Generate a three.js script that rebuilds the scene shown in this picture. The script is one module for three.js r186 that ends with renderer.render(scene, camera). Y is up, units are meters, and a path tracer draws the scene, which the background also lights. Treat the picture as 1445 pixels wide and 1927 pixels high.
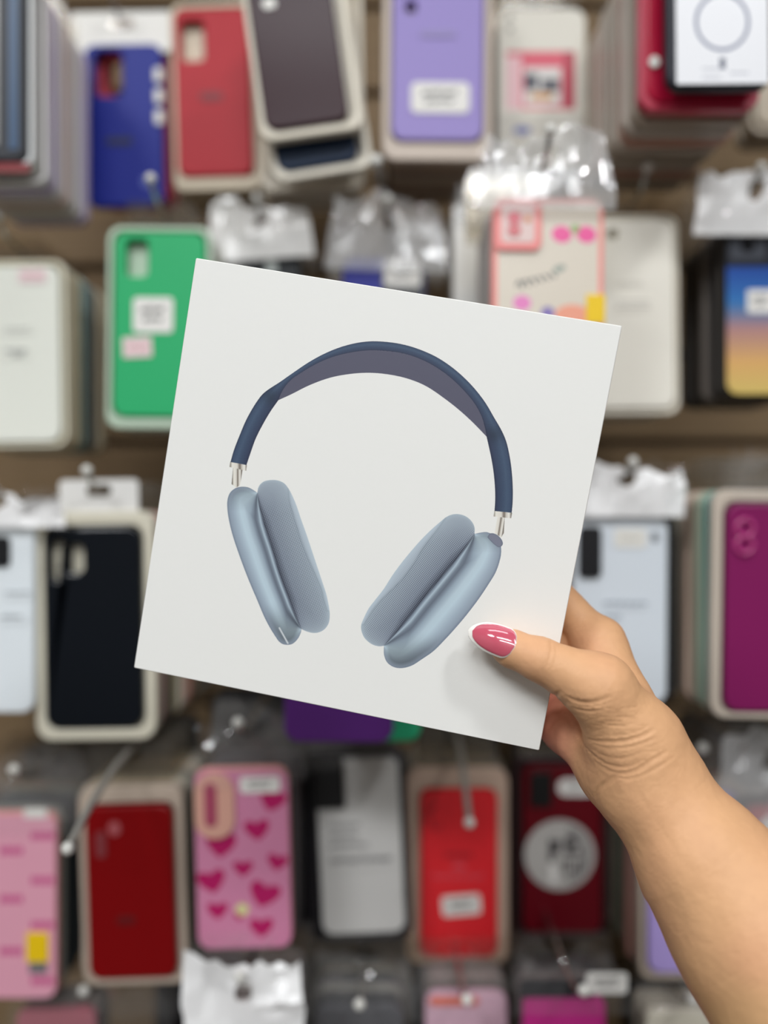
import * as THREE from 'three';
import { RectAreaLightUniformsLib } from 'three/addons/lights/RectAreaLightUniformsLib.js';
import { RoundedBoxGeometry } from 'three/addons/geometries/RoundedBoxGeometry.js';
import { mergeGeometries, toCreasedNormals } from 'three/addons/utils/BufferGeometryUtils.js';

// ------------------------------------------------------------------ camera, light, exposure
const W = 1445, H = 1927, F = 1650, EYE = 1.45, WALL = 1.003;
const scene = new THREE.Scene();
scene.background = new THREE.Color(0x000000);
const camera = new THREE.PerspectiveCamera(2 * Math.atan(H / 2 / F) * 180 / Math.PI, W / H, 0.02, 30);
camera.position.set(0, EYE, 0);
camera.focus = 0.419;
camera.userData.fStop = 2.0;
scene.add(camera);
const renderer = new THREE.WebGLRenderer();
renderer.toneMapping = THREE.LinearToneMapping;
renderer.toneMappingExposure = 0.9;
renderer.shadowMap.enabled = true;
RectAreaLightUniformsLib.init();
const ROOM = { x: 2.4, top: 3.2, back: 3.8 };
// ceiling panels: x, z, width, depth, intensity
const PANELS = [
  [1.1, 1.0, 0.26, 0.26, 128], [-1.2, 1.2, 0.6, 0.6, 34], [0.0, 1.6, 1.2, 0.4, 21], [0.0, 3.2, 1.6, 0.4, 44], [0.0, -0.1, 1.2, 0.2, 6],  // the panel opposite the slatwall is unseen, added as frontal fill
];

// ------------------------------------------------------------------ helpers
let seed = 7;
const rnd = () => { seed = (seed * 1664525 + 1013904223) >>> 0; return seed / 4294967296; };
const V = (x, y, z) => new THREE.Vector3(x, y, z);
const at = (px, py, d) => V((px - W / 2) / F * d, EYE - (py - H / 2) / F * d, -d);   // a point d metres in front of the lens plane
const taken = {};
const numbered = (n) => { const k = taken[n] = (taken[n] ?? -1) + 1; return k ? n + '_' + String(k).padStart(3, '0') : n; };
function tag(o, label, category, group) { o.userData.label = label; o.userData.category = category; if (group) o.userData.group = group; return o; }
function thing(name, label, category, group) { const o = new THREE.Group(); o.name = numbered(name); scene.add(o); return tag(o, label, category, group); }
function mesh(name, geo, m, parent) { const o = new THREE.Mesh(geo, m); o.name = name; o.castShadow = o.receiveShadow = true; parent.add(o); return o; }
function struct(name, geo, m) { const o = mesh(name, geo, m, scene); o.userData.kind = 'structure'; return o; }
const mats = {};
function mat(color, rough = 0.5, extra = {}) {
  const k = color + '|' + rough + JSON.stringify(extra);
  return mats[k] ??= new THREE.MeshPhysicalMaterial({ color: new THREE.Color(color), roughness: rough, side: THREE.DoubleSide, ...extra });
}
const hash = (x, y, z) => { let h = Math.imul(x, 374761393) ^ Math.imul(y, 668265263) ^ Math.imul(z, 2147483647 - 1274126177); h = Math.imul(h ^ (h >>> 13), 1274126177); return ((h ^ (h >>> 16)) >>> 0) / 4294967296; };
function noise(x, y, z = 0) {
  const X = Math.floor(x), Y = Math.floor(y), Z = Math.floor(z), s = (t) => t * t * (3 - 2 * t), a = s(x - X), b = s(y - Y), c = s(z - Z), L = (p, q, t) => p + (q - p) * t;
  const e = (k) => L(L(hash(X, Y, Z + k), hash(X + 1, Y, Z + k), a), L(hash(X, Y + 1, Z + k), hash(X + 1, Y + 1, Z + k), a), b);
  return L(e(0), e(1), c) * 2 - 1;
}
function canvas(w, h, draw) {
  const c = document.createElement('canvas'); c.width = w; c.height = h; draw(c.getContext('2d'), w, h);
  const t = new THREE.CanvasTexture(c); t.colorSpace = THREE.SRGBColorSpace; t.magFilter = THREE.LinearFilter; return t;
}
const printed = (t, rough = 0.4, extra = {}) => new THREE.MeshPhysicalMaterial({ map: t, roughness: rough, side: THREE.DoubleSide, ...extra });
function rrect(w, h, r, cx = 0, cy = 0, P = THREE.Shape) {
  const s = new P(), x = cx - w / 2, y = cy - h / 2; r = Math.min(r, w / 2 - 1e-5, h / 2 - 1e-5);
  s.moveTo(x + r, y); s.lineTo(x + w - r, y); s.absarc(x + w - r, y + r, r, -Math.PI / 2, 0); s.lineTo(x + w, y + h - r); s.absarc(x + w - r, y + h - r, r, 0, Math.PI / 2);
  s.lineTo(x + r, y + h); s.absarc(x + r, y + h - r, r, Math.PI / 2, Math.PI); s.lineTo(x, y + r); s.absarc(x + r, y + r, r, Math.PI, Math.PI * 1.5); return s;
}
function slab(shape, z0, z1, bevel = 0.001) {   // an extruded plate from z0 to z1
  const g = new THREE.ExtrudeGeometry(shape, { depth: Math.max(z1 - z0 - 2 * bevel, 1e-5), bevelEnabled: bevel > 0, bevelSize: bevel, bevelThickness: bevel, bevelOffset: -bevel, bevelSegments: 2, curveSegments: 6 });
  g.translate(0, 0, z0 + bevel); return g;
}
function sheet(shape, z, w, h, cx = 0, cy = 0) {   // a flat print, uv 0..1 over w by h
  const g = new THREE.ShapeGeometry(shape, 8), p = g.attributes.position, u = g.attributes.uv;
  for (let i = 0; i < p.count; i++) u.setXY(i, (p.getX(i) - cx) / w + 0.5, (p.getY(i) - cy) / h + 0.5);
  g.translate(0, 0, z); return g;
}
function tube(pts, r, n = 24) { return new THREE.TubeGeometry(new THREE.CatmullRomCurve3(pts), n, r, 8, false); }

// ------------------------------------------------------------------ the shop: slatwall, floor, ceiling, walls
const woodTex = canvas(1024, 256, (g, w, h) => {
  g.fillStyle = '#7d684e'; g.fillRect(0, 0, w, h);
  for (let i = 0; i < 900; i++) { const y = rnd() * h, l = 80 + rnd() * 500, v = rnd(); g.strokeStyle = v < 0.5 ? `rgba(96,76,56,${0.05 + rnd() * 0.12})` : `rgba(176,154,126,${0.04 + rnd() * 0.1})`; g.lineWidth = 0.6 + rnd() * 1.6; g.beginPath(); const x = rnd() * w - 100; g.moveTo(x, y); g.bezierCurveTo(x + l / 3, y + rnd() * 6 - 3, x + l * 0.66, y + rnd() * 6 - 3, x + l, y + rnd() * 4 - 2); g.stroke(); }
});
woodTex.wrapS = woodTex.wrapT = THREE.RepeatWrapping;
const wood = printed(woodTex, 0.55, { specularIntensity: 0.3 }), groove = mat('#5a4938', 0.7), paint = mat('#86837e', 0.9), tileMat = mat('#4c4845', 0.35);
{
  const wall = new THREE.Group(); wall.name = 'wall_back'; wall.userData.kind = 'structure'; wall.userData.label = 'brown wood-grain slatwall with horizontal grooves behind the phone cases'; scene.add(wall);
  const pitch = 0.1, y0 = at(0, 10, WALL).y, gap = 0.009, wd = 2 * ROOM.x;
  mesh('backing', new THREE.BoxGeometry(wd, ROOM.top, 0.03).translate(0, ROOM.top / 2, -WALL - 0.032), groove, wall);
  const variants = [0, 1, 2].map((k) => {
    const s = new THREE.Shape(), h = pitch - gap; s.moveTo(0, -h / 2); s.lineTo(0.0135, -h / 2); s.lineTo(0.015, -h / 2 + 0.0015); s.lineTo(0.015, h / 2 - 0.0015); s.lineTo(0.0135, h / 2); s.lineTo(0, h / 2); s.closePath();
    const g = new THREE.ExtrudeGeometry(s, { depth: wd, bevelEnabled: false }); g.rotateY(-Math.PI / 2); g.translate(wd / 2, 0, 0);
    const p = g.attributes.position, u = g.attributes.uv; for (let i = 0; i < p.count; i++) u.setXY(i, p.getX(i) * 1.3 + k * 0.37, p.getY(i) * 5 + k * 0.31); return g;
  });
  let k = 0;
  for (let y = y0 - pitch / 2 - 14 * pitch; y < ROOM.top - 0.05; y += pitch, k++) if (y > 0.05) { const b = mesh('plank', variants[k % 3], wood, wall); b.position.set(0, y, -WALL - 0.016); }
  const t = 0.12, cz = (ROOM.back - WALL) / 2, dz = ROOM.back + WALL + 0.1;
  struct('floor', new THREE.BoxGeometry(wd + 2 * t, t, dz + 2 * t).translate(0, -t / 2, cz), tileMat);
  struct('ceiling', new THREE.BoxGeometry(wd + 2 * t, t, dz + 2 * t).translate(0, ROOM.top + t / 2, cz), paint);
  struct('wall_left', new THREE.BoxGeometry(t, ROOM.top, dz).translate(-ROOM.x - t / 2, ROOM.top / 2, cz), paint);
  struct('wall_right', new THREE.BoxGeometry(t, ROOM.top, dz).translate(ROOM.x + t / 2, ROOM.top / 2, cz), paint);
  struct('wall_front', new THREE.BoxGeometry(wd + 2 * t, ROOM.top, t).translate(0, ROOM.top / 2, ROOM.back + t / 2), paint);
  struct('wall_rear', new THREE.BoxGeometry(wd + 2 * t, ROOM.top, t).translate(0, ROOM.top / 2, -WALL - 0.05 - t / 2), paint);
}
PANELS.forEach(([x, z, w, d, power], i) => {
  const p = thing('ceiling_light', ['small square ceiling lamp above the hand', 'large square ceiling panel lamp', 'wide ceiling panel lamp between the square ones', 'unseen ceiling panel lamp added as frontal fill, by the wall opposite the slatwall', 'long narrow ceiling lamp beside the slatwall'][i], 'lamp');
  p.position.set(x, ROOM.top, z);
  mesh('frame', mergeGeometries([slab((() => { const s = rrect(w + 0.05, d + 0.05, 0.01); s.holes.push(rrect(w, d, 0.005, 0, 0, THREE.Path)); return s; })(), 0, 0.03, 0.002)]).rotateX(Math.PI / 2), mat('#f2f2f0', 0.5), p);
  mesh('diffuser', new THREE.BoxGeometry(w, 0.006, d).translate(0, -0.012, 0), mat('#ffffff', 0.6, { emissive: new THREE.Color('#fbfdff'), emissiveIntensity: 3 }), p);
  const l = new THREE.RectAreaLight(new THREE.Color('#fbfdff'), power, w, d); l.position.set(x, ROOM.top - 0.034, z); l.lookAt(x, 0, z); scene.add(l);
});

// ------------------------------------------------------------------ the box with its printed picture
const SIDE = 0.205, DEEP = 0.038;
const toWorld = (v) => V(v[0], -v[1], -v[2]);
const bx = toWorld([0.97974, 0.1791, -0.08966]).normalize(), bdRaw = toWorld([-0.17437, 0.98061, 0.08942]);
const bz = new THREE.Vector3().crossVectors(bx, bdRaw.clone().negate()).normalize(), by = new THREE.Vector3().crossVectors(bz, bx).normalize();
const TL = V(-0.44328 * SIDE, EYE - 0.59834 * SIDE * -1 * -1, 0); TL.set(-0.44328 * SIDE, EYE + 0.59834 * SIDE, -2.06324 * SIDE);
const boxMid = TL.clone().addScaledVector(bx, SIDE / 2).addScaledVector(by, -SIDE / 2);
const boxPoint = (u, v, back = 0) => TL.clone().addScaledVector(bx, u * SIDE).addScaledVector(by, -v * SIDE).addScaledVector(bz, -back);
const planeDepth = (px, py, back = 0) => { const r = at(px, py, 1).sub(V(0, EYE, 0)), q = boxPoint(0.5, 0.5, back).sub(V(0, EYE, 0)); return q.dot(bz) / r.dot(bz); };
const project = (p) => [W / 2 + F * p.x / -p.z, H / 2 - F * (p.y - EYE) / -p.z];

function headphonePicture(N) {   // the picture printed on the lid, drawn from outlines given in the photograph's pixels
  const data = new Uint8Array(N * N * 4), Z = (s, ox, oy) => (a) => { const o = []; for (let i = 0; i < a.length; i += 2) o.push([ox + a[i] / s, oy + a[i + 1] / s]); return o; };
  const z2 = Z(2.3306, 380, 620), z3 = Z(4.8167, 400, 860), z4 = Z(4.5156, 660, 940);
  const smooth = (pts, n = 4) => { const c = new THREE.CatmullRomCurve3(pts.map(([x, y]) => V(x, y, 0))); return c.getPoints(pts.length * n).map((p) => [p.x, p.y]); };
  const outer = smooth(z2([125, 582, 140, 530, 165, 465, 195, 395, 235, 325, 265, 285, 292, 263, 340, 232, 400, 190, 470, 143, 540, 105, 610, 77, 680, 59, 745, 52, 820, 56, 890, 68, 960, 90, 1030, 122, 1095, 165, 1150, 212, 1200, 265, 1245, 325, 1280, 385, 1312, 440, 1332, 485, 1347, 545, 1358, 620, 1363, 700, 1362, 760, 1358, 805]));
  const legR = smooth(z2([1248, 470, 1255, 500, 1268, 560, 1278, 620, 1284, 680, 1286, 740, 1283, 797])), legL = smooth(z2([335, 310, 300, 360, 265, 420, 235, 480, 210, 550, 195, 595]));
  const under = smooth(z2([335, 310, 355, 265, 390, 222, 440, 187, 500, 152, 570, 122, 650, 102, 730, 92, 800, 94, 880, 105, 950, 127, 1020, 162, 1090, 212, 1150, 270, 1195, 325, 1225, 380, 1240, 430, 1248, 470]));
  const canopyLow = smooth(z2([335, 310, 390, 285, 470, 245, 560, 212, 650, 195, 730, 190, 810, 196, 900, 215, 980, 247, 1060, 300, 1130, 355, 1190, 410, 1248, 470]));
  const band = [...outer, ...legR.slice().reverse(), ...under.slice().reverse(), ...legL];
  const canopy = [...under, ...canopyLow.slice().reverse()];
  const cupLo = smooth(z3([405, 325, 370, 300, 320, 275, 260, 270, 210, 282, 160, 322, 135, 390, 134, 470, 150, 580, 185, 720, 235, 870, 290, 1020, 350, 1170, 410, 1310, 460, 1430, 510, 1530, 565, 1620, 605, 1675, 650, 1700, 720, 1695, 770, 1650, 798, 1595, 805, 1560]));
  const jointL = smooth(z3([805, 1560, 770, 1490, 730, 1390, 690, 1280, 640, 1150, 590, 1000, 540, 830, 490, 680, 450, 540, 420, 420, 405, 325]));
  const padLo = smooth(z3([405, 325, 412, 285, 432, 248, 470, 220, 540, 208, 600, 215, 650, 240, 690, 290, 722, 350, 760, 440, 800, 560, 850, 700, 900, 850, 950, 1000, 1000, 1150, 1032, 1250, 1056, 1370, 1062, 1440, 1050, 1510, 1012, 1563, 960, 1590, 910, 1595, 850, 1580, 805, 1560]));
  const foldL = smooth(z3([690, 290, 700, 400, 740, 540, 800, 740, 870, 920, 940, 1080, 990, 1200, 1010, 1290, 1040, 1390]));
  const jointR = smooth(z4([1052, 292, 1030, 330, 980, 400, 900, 500, 800, 620, 700, 740, 600, 860, 500, 990, 420, 1090, 340, 1180, 282, 1243]));
  const padRo = smooth(z4([282, 1243, 240, 1248, 180, 1230, 120, 1180, 92, 1120, 88, 1070, 110, 1010, 150, 930, 210, 850, 280, 760, 350, 650, 430, 540, 520, 430, 600, 340, 680, 260, 760, 190, 810, 150, 860, 128, 920, 125, 980, 145, 1030, 190, 1052, 240, 1052, 292]));
  const foldR = smooth(z4([800, 160, 720, 270, 620, 400, 520, 560, 420, 690, 320, 790, 240, 870, 170, 960, 110, 1060]));
  const cupRo = smooth(z4([282, 1243, 283, 1320, 310, 1385, 370, 1425, 440, 1432, 520, 1410, 600, 1360, 700, 1290, 800, 1190, 900, 1080, 1000, 960, 1090, 840, 1170, 720, 1230, 620, 1265, 520, 1278, 440, 1270, 380, 1230, 320, 1190, 290, 1150, 277, 1100, 282, 1052, 292]));
  const poly = { cupL: [...cupLo, ...jointL], padL: [...padLo, ...jointL], cupR: [...cupRo, ...jointR], padR: [...padRo, ...jointR.slice().reverse()] };
  poly.padL = [...padLo, ...jointL]; poly.cupR = [...jointR, ...cupRo]; poly.padR = [...jointR, ...padRo];
  const capL = z2([124, 581, 197, 595, 194, 620, 121, 603]), stemL = z2([136, 606, 178, 614, 168, 682, 150, 694, 130, 678]), capR = z2([1282, 796, 1360, 804, 1356, 828, 1279, 820]);
  const stemR = z4([1246, 148, 1308, 154, 1300, 285, 1278, 322, 1222, 285]), crown = smooth(z4([1160, 320, 1185, 288, 1235, 296, 1282, 342, 1291, 382, 1262, 406, 1222, 384, 1188, 352, 1160, 320])), slot = z3([605, 1550, 682, 1688]);
  const inside = (P, x, y) => { let r = false; for (let i = 0, j = P.length - 1; i < P.length; j = i++) if ((P[i][1] > y) !== (P[j][1] > y) && x < (P[j][0] - P[i][0]) * (y - P[i][1]) / (P[j][1] - P[i][1]) + P[i][0]) r = !r; return r; };
  const dist = (P, x, y) => { let b = 1e9; for (let i = 1; i < P.length; i++) { const ax = P[i - 1][0], ay = P[i - 1][1], dx = P[i][0] - ax, dy = P[i][1] - ay, t = Math.max(0, Math.min(1, ((x - ax) * dx + (y - ay) * dy) / (dx * dx + dy * dy + 1e-9))), ex = x - ax - t * dx, ey = y - ay - t * dy; b = Math.min(b, ex * ex + ey * ey); } return Math.sqrt(b); };
  const ramp = (s, v) => { for (let i = 1; i < s.length; i++) if (v <= s[i][0] || i === s.length - 1) { const t = Math.max(0, Math.min(1, (v - s[i - 1][0]) / (s[i][0] - s[i - 1][0]))); return [1, 2, 3].map((k) => s[i - 1][k] + (s[i][k] - s[i - 1][k]) * t); } };
  const box = (P) => { const x = P.map((p) => p[0]), y = P.map((p) => p[1]); return [Math.min(...x) - 2, Math.min(...y) - 2, Math.max(...x) + 2, Math.max(...y) + 2]; };
  const cupRamp = [[0, 118, 131, 148], [0.06, 146, 159, 174], [0.2, 163, 179, 193], [0.4, 190, 210, 221], [0.52, 186, 205, 216], [0.66, 152, 168, 182], [0.78, 103, 113, 127], [0.84, 118, 130, 144], [0.91, 176, 194, 206], [0.96, 126, 139, 154], [1, 76, 84, 98]];
  const metal = (t) => ramp([[0, 120, 112, 100], [0.15, 235, 232, 222], [0.45, 224, 220, 210], [0.6, 120, 110, 100], [0.72, 205, 200, 190], [0.88, 240, 238, 230], [1, 130, 122, 112]], t);
  const cup = (out, joint, y0, y1, flip) => (x, y) => {
    const a = dist(out, x, y), b = dist(joint, x, y), v = a / (a + b), u = (y - y0) / (y1 - y0), c = ramp(cupRamp, v);
    const q = Math.max(0, Math.min(1, (u - 0.72) / 0.26)), dark = 1 - 0.36 * q * q * (3 - 2 * q) * Math.min(1, a / 10), top = u < 0.16 ? 1 - 0.22 * (1 - u / 0.16) * Math.min(1, a / 8) : 1;
    return c.map((k) => k * dark * top);
  };
  const pad = (out, joint, fold, ax, y0, y1) => (x, y, side) => {
    const a = dist(out, x, y), b = dist(joint, x, y), f = dist(fold, x, y), v = a / (a + b + 1e-6), u = (y - y0) / (y1 - y0);
    let c = ramp([[0, 172, 186, 196], [0.15, 160, 172, 183], [0.45, 150, 161, 173], [0.8, 134, 144, 158], [0.93, 102, 110, 124], [1, 66, 72, 86]], v);
    const ca = Math.cos(ax), sa = Math.sin(ax), s = x * ca + y * sa, t = -x * sa + y * ca, k = 2 * Math.PI / 4.4, w = Math.sin((s * 0.72 + t * 0.69) * k) * Math.sin((s * 0.72 - t * 0.69) * k);
    const m = Math.min(1, Math.max(0, (v - 0.05) * 5)) * Math.min(1, Math.max(0, (u - 0.08) * 7)) * Math.min(1, Math.max(0, (0.98 - u) * 9));
    const beyond = inside(side, x, y) ? 1 : 0; c = c.map((q) => q + (w > 0 ? w * 34 : w * 78) * m * (beyond ? 0.35 : 1) + (beyond ? 14 : 0) - 12 * Math.exp(-f * f / 6)); return c;
  };
  const sideL = [...foldL, ...padLo.filter(([x, y]) => x > 400 + 690 / 4.8167 && y < 1150).reverse()], sideR = [...foldR, ...padRo.filter(([x, y]) => x < 660 + 800 / 4.5156 && y < 1175 && y > 970)];
  const cl = cup(cupLo, jointL, 915, 1213, false), cr = cup(cupRo, jointR, 1000, 1258, true), pl = pad(padLo, jointL, foldL, 1.2, 903, 1192), pr = pad(padRo, jointR, foldR, 2.2, 967, 1217);
  const parts = [
    [canopy, (x, y) => { const t = Math.sin(x * 2.2) * Math.sin(y * 2.2) * 3; return [88 + t, 88 + t, 106 + t]; }],
    [band, (x, y) => { const a = dist(outer, x, y), b = Math.min(dist(under, x, y), dist(legL, x, y), dist(legR, x, y)), v = a / (a + b); let c = ramp([[0, 42, 52, 74], [0.1, 60, 77, 103], [0.35, 68, 87, 112], [0.6, 58, 74, 99], [0.85, 52, 64, 90], [1, 44, 50, 73]], v); const g = Math.min(Math.hypot(x - 508, y - 747), Math.hypot(x - 930, y - 818)); return c.map((q) => q * (1 - 0.22 * Math.exp(-g * g / 220)) + noise(x * 0.9, y * 0.9) * 2); }],
    [stemL, (x) => metal((x - 437) / 17)], [capL, (x) => metal((x - 432) / 32)], [stemR, (x, y) => metal((x - 933 + (y - 970) * 0.16) / 18)], [capR, (x) => metal((x - 928) / 34)],
    [poly.cupL, cl], [poly.padL, (x, y) => pl(x, y, sideL)], [poly.cupR, cr], [poly.padR, (x, y) => pr(x, y, sideR)],
    [crown, (x, y) => ramp([[0, 150, 154, 168], [0.5, 122, 126, 142], [0.75, 150, 160, 176], [1, 84, 90, 106]], dist(crown, x, y) < 1.5 ? 0.9 : 0.45)],
  ].map(([P, f]) => [P, f, box(P)]);
  const mm = boxMatrix();
  for (let j = 0; j < N; j++) for (let i = 0; i < N; i++) {
    const [x, y] = mm((i + 0.5) / N, 1 - (j + 0.5) / N), o = (j * N + i) * 4; let c = [238, 238, 234];
    if (x > 420 && x < 975 && y > 635 && y < 1265) {
      for (const [P, f, b] of parts) if (x > b[0] && x < b[2] && y > b[1] && y < b[3]) { let n = 0; for (const [sx, sy] of [[0.15, 0.05], [-0.15, 0.15], [0.05, -0.15], [-0.05, -0.05]]) n += inside(P, x + sx, y + sy) ? 0.25 : 0; if (n > 0) { const q = f(x, y); c = c.map((k, m) => k + (q[m] - k) * n); } }
      const ds = dist(slot, x, y); if (ds < 2) { const t = Math.min(1, 2 - ds); c = c.map((k, m) => k + ([206, 212, 216][m] - k) * t); }
    }
    for (let k = 0; k < 3; k++) data[o + k] = Math.max(0, Math.min(255, c[k])); data[o + 3] = 255;
  }
  const t = new THREE.DataTexture(data, N, N); t.colorSpace = THREE.SRGBColorSpace; t.magFilter = THREE.LinearFilter; t.needsUpdate = true; return t;
}
function boxMatrix() { return (u, v) => project(boxPoint(u, v)); }
const paperBump = canvas(256, 256, (g, w, h) => { const d = g.createImageData(w, h); for (let i = 0; i < w * h; i++) { const v = 128 + 40 * noise((i % w) * 0.13, Math.floor(i / w) * 0.13) + rnd() * 30; d.data.set([v, v, v, 255], i * 4); } g.putImageData(d, 0, 0); });
paperBump.colorSpace = THREE.NoColorSpace; paperBump.wrapS = paperBump.wrapT = THREE.RepeatWrapping; paperBump.repeat.set(3, 3);
{
  const b = thing('headphone_box', 'square white gift box printed with blue over-ear headphones, gripped by the hand', 'box');
  b.matrixAutoUpdate = true; b.quaternion.setFromRotationMatrix(new THREE.Matrix4().makeBasis(bx, by, bz)); b.position.copy(boxMid).addScaledVector(bz, -DEEP);
  const card = mat('#f0efeb', 0.5);
  const lid = mesh('lid', new RoundedBoxGeometry(SIDE, SIDE, 0.026, 3, 0.0007).translate(0, 0, DEEP - 0.013 - 0.0001), card, b); lid.userData.label = 'white lid';
  mesh('base', new RoundedBoxGeometry(SIDE - 0.0016, SIDE - 0.0016, DEEP - 0.001, 3, 0.0007).translate(0, 0, (DEEP - 0.001) / 2), card, b);
  const p = mesh('printed_front', sheet(rrect(SIDE - 0.0008, SIDE - 0.0008, 0.0006), DEEP, SIDE, SIDE), printed(headphonePicture(1500), 0.45, { bumpMap: paperBump, bumpScale: 0.00004 }), b);
  p.userData.label = 'picture of blue headphones printed on white card';
}

// ------------------------------------------------------------------ the hand and forearm
{
  const J = (px, py, d, r) => { const p = at(px, py, d); return [p.x, p.y, p.z, r]; };
  const B = (px, py, r) => J(px, py, planeDepth(px, py, DEEP) + r * 1.02 + 0.0006, r);   // a finger joint lying on the back of the box
  const T = (px, py, r, lift = 0) => J(px, py, planeDepth(px, py) - r * 1.0 - 0.0003 - lift, r);   // a thumb joint lying on the front
  const wrist = J(1216, 1468, 0.413, 0.0198), arm1 = J(1248, 1510, 0.409, 0.0208), arm2 = J(1322, 1620, 0.4, 0.0284), arm3 = J(1428, 1758, 0.388, 0.0366), arm4 = J(1545, 1905, 0.374, 0.041), arm5 = J(1740, 2200, 0.35, 0.043), arm6 = J(1900, 2450, 0.335, 0.04);
  const iM = J(1126, 1212, 0.449, 0.0109), mM = J(1112, 1268, 0.455, 0.0110), rM = J(1092, 1318, 0.452, 0.0112), lM = J(1068, 1364, 0.446, 0.0124);
  const fingers = [
    [iM, B(1028, 1098, 0.0084), B(950, 1045, 0.0075), B(905, 1018, 0.0064)],
    [mM, B(1012, 1180, 0.0087), B(925, 1130, 0.0077), B(872, 1102, 0.0066)],
    [rM, B(1002, 1240, 0.0083), B(918, 1196, 0.0074), B(866, 1172, 0.0062)],
    [lM, B(996, 1302, 0.0074), B(928, 1262, 0.0066), B(888, 1238, 0.0055)],
  ];
  const thumb = [J(1196, 1398, 0.41, 0.0195), J(1128, 1296, 0.4035, 0.0148), T(1016, 1241, 0.0099, 0.0035), T(962, 1220, 0.0088, 0.001), T(934, 1209, 0.0062)];
  const palm = [[wrist, iM, 1.0], [wrist, mM, 1.0], [wrist, rM, 1.0], [J(1152, 1450, 0.424, 0.0145), lM, 1], [J(1152, 1450, 0.424, 0.0145), wrist, 1], [iM, mM, 1], [mM, rM, 1], [rM, lM, 1], [J(1168, 1330, 0.432, 0.0125), J(1190, 1400, 0.425, 0.018), 1], [iM, J(1160, 1320, 0.432, 0.0135), 1]];
  const cone = (x, y, z, a, b) => { const dx = b[0] - a[0], dy = b[1] - a[1], dz = b[2] - a[2], px = x - a[0], py = y - a[1], pz = z - a[2]; let t = (px * dx + py * dy + pz * dz) / (dx * dx + dy * dy + dz * dz); t = t < 0 ? 0 : t > 1 ? 1 : t; const ex = px - t * dx, ey = py - t * dy, ez = pz - t * dz; return Math.sqrt(ex * ex + ey * ey + ez * ez) - a[3] - (b[3] - a[3]) * t; };
  const smin = (a, b, k) => { const h = k - Math.abs(a - b); return (a < b ? a : b) - (h > 0 ? h * h / (4 * k) : 0); };
  const arms = [[wrist, arm1], [arm1, arm2], [arm2, arm3], [arm3, arm4], [arm4, arm5], [arm5, arm6]];
  const field = (x, y, z) => {
    let d = 1; for (const [a, b] of arms) d = smin(d, cone(x, y, z, a, b), 0.012);
    let p = 1; for (const [a, b] of palm) p = smin(p, cone(x, y, z, a, b), 0.009);
    d = smin(d, p, 0.012);
    let t = smin(cone(x, y, z, thumb[0], thumb[1]), smin(cone(x, y, z, thumb[1], thumb[2]), smin(cone(x, y, z, thumb[2], thumb[3]), cone(x, y, z, thumb[3], thumb[4]), 0.002), 0.003), 0.007);
    d = smin(d, smin(t, cone(x, y, z, wrist, thumb[0]), 0.012), 0.0085);
    for (const f of fingers) d = smin(d, smin(cone(x, y, z, f[0], f[1]), smin(cone(x, y, z, f[1], f[2]), cone(x, y, z, f[2], f[3]), 0.002), 0.003), 0.0035);
    const rx = x - boxMid.x, ry = y - boxMid.y, rz = z - boxMid.z, qx = Math.abs(rx * bx.x + ry * bx.y + rz * bx.z) - SIDE / 2, qy = Math.abs(rx * by.x + ry * by.y + rz * by.z) - SIDE / 2, qz = Math.abs(rx * bz.x + ry * bz.y + rz * bz.z + DEEP / 2) - DEEP / 2;
    const ox = qx > 0 ? qx : 0, oy = qy > 0 ? qy : 0, oz = qz > 0 ? qz : 0, away = Math.sqrt(ox * ox + oy * oy + oz * oz) + Math.min(0, Math.max(qx, qy, qz));   // the skin stops where the box begins
    return Math.max(d, 0.0009 - away);
  };
  const land = (px, py) => { const dir = at(px, py, 1).sub(V(0, EYE, 0)); let s = 0.33; for (let i = 0; i < 90; i++) { const p = V(0, EYE, 0).addScaledVector(dir, s), f = field(p.x, p.y, p.z); if (f < 2e-5) return p; s += f * 0.7 / 1.1; if (s > 0.56) return null; } return V(0, EYE, 0).addScaledVector(dir, s); };
  // skin creases: depth, width, then points in the photograph's pixels, each laid on the skin
  const creases = [];
  const crease = (depth, width, ...xy) => { const P = []; for (let i = 0; i + 1 < xy.length; i += 2) { const q = land(xy[i], xy[i + 1]); if (q) P.push(q); } if (P.length < 2) return; const C = new THREE.CatmullRomCurve3(P).getPoints(P.length * 4); for (let i = 1; i < C.length; i++) { const e = Math.sin(Math.PI * (i - 0.5) / (C.length - 1)); creases.push([C[i - 1].toArray(), C[i].toArray(), depth * 0.85 * (0.25 + 0.75 * e), width]); } };
  crease(0.0011, 0.0012, 1066, 1311, 1088, 1321, 1118, 1322, 1146, 1312);
  crease(0.0004, 0.0008, 1074, 1324, 1100, 1329, 1128, 1327, 1150, 1320);
  crease(0.0006, 0.0009, 1078, 1332, 1105, 1338, 1133, 1336);
  crease(0.0009, 0.0011, 1103, 1390, 1138, 1396, 1173, 1395, 1206, 1386, 1230, 1374);
  crease(0.0005, 0.0009, 1116, 1400, 1150, 1408, 1184, 1406, 1215, 1397, 1240, 1386);
  crease(0.0007, 0.0010, 1098, 1396, 1118, 1423, 1148, 1441, 1183, 1443, 1212, 1430);
  crease(0.0004, 0.0008, 1112, 1408, 1140, 1424, 1172, 1427, 1206, 1416);
  crease(0.0008, 0.0011, 1122, 1436, 1157, 1455, 1192, 1452, 1226, 1432, 1254, 1414);
  crease(0.0004, 0.0009, 1150, 1462, 1196, 1464, 1236, 1446, 1266, 1426);
  crease(0.0003, 0.0008, 1126, 1379, 1165, 1384, 1200, 1376, 1222, 1364);
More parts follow.
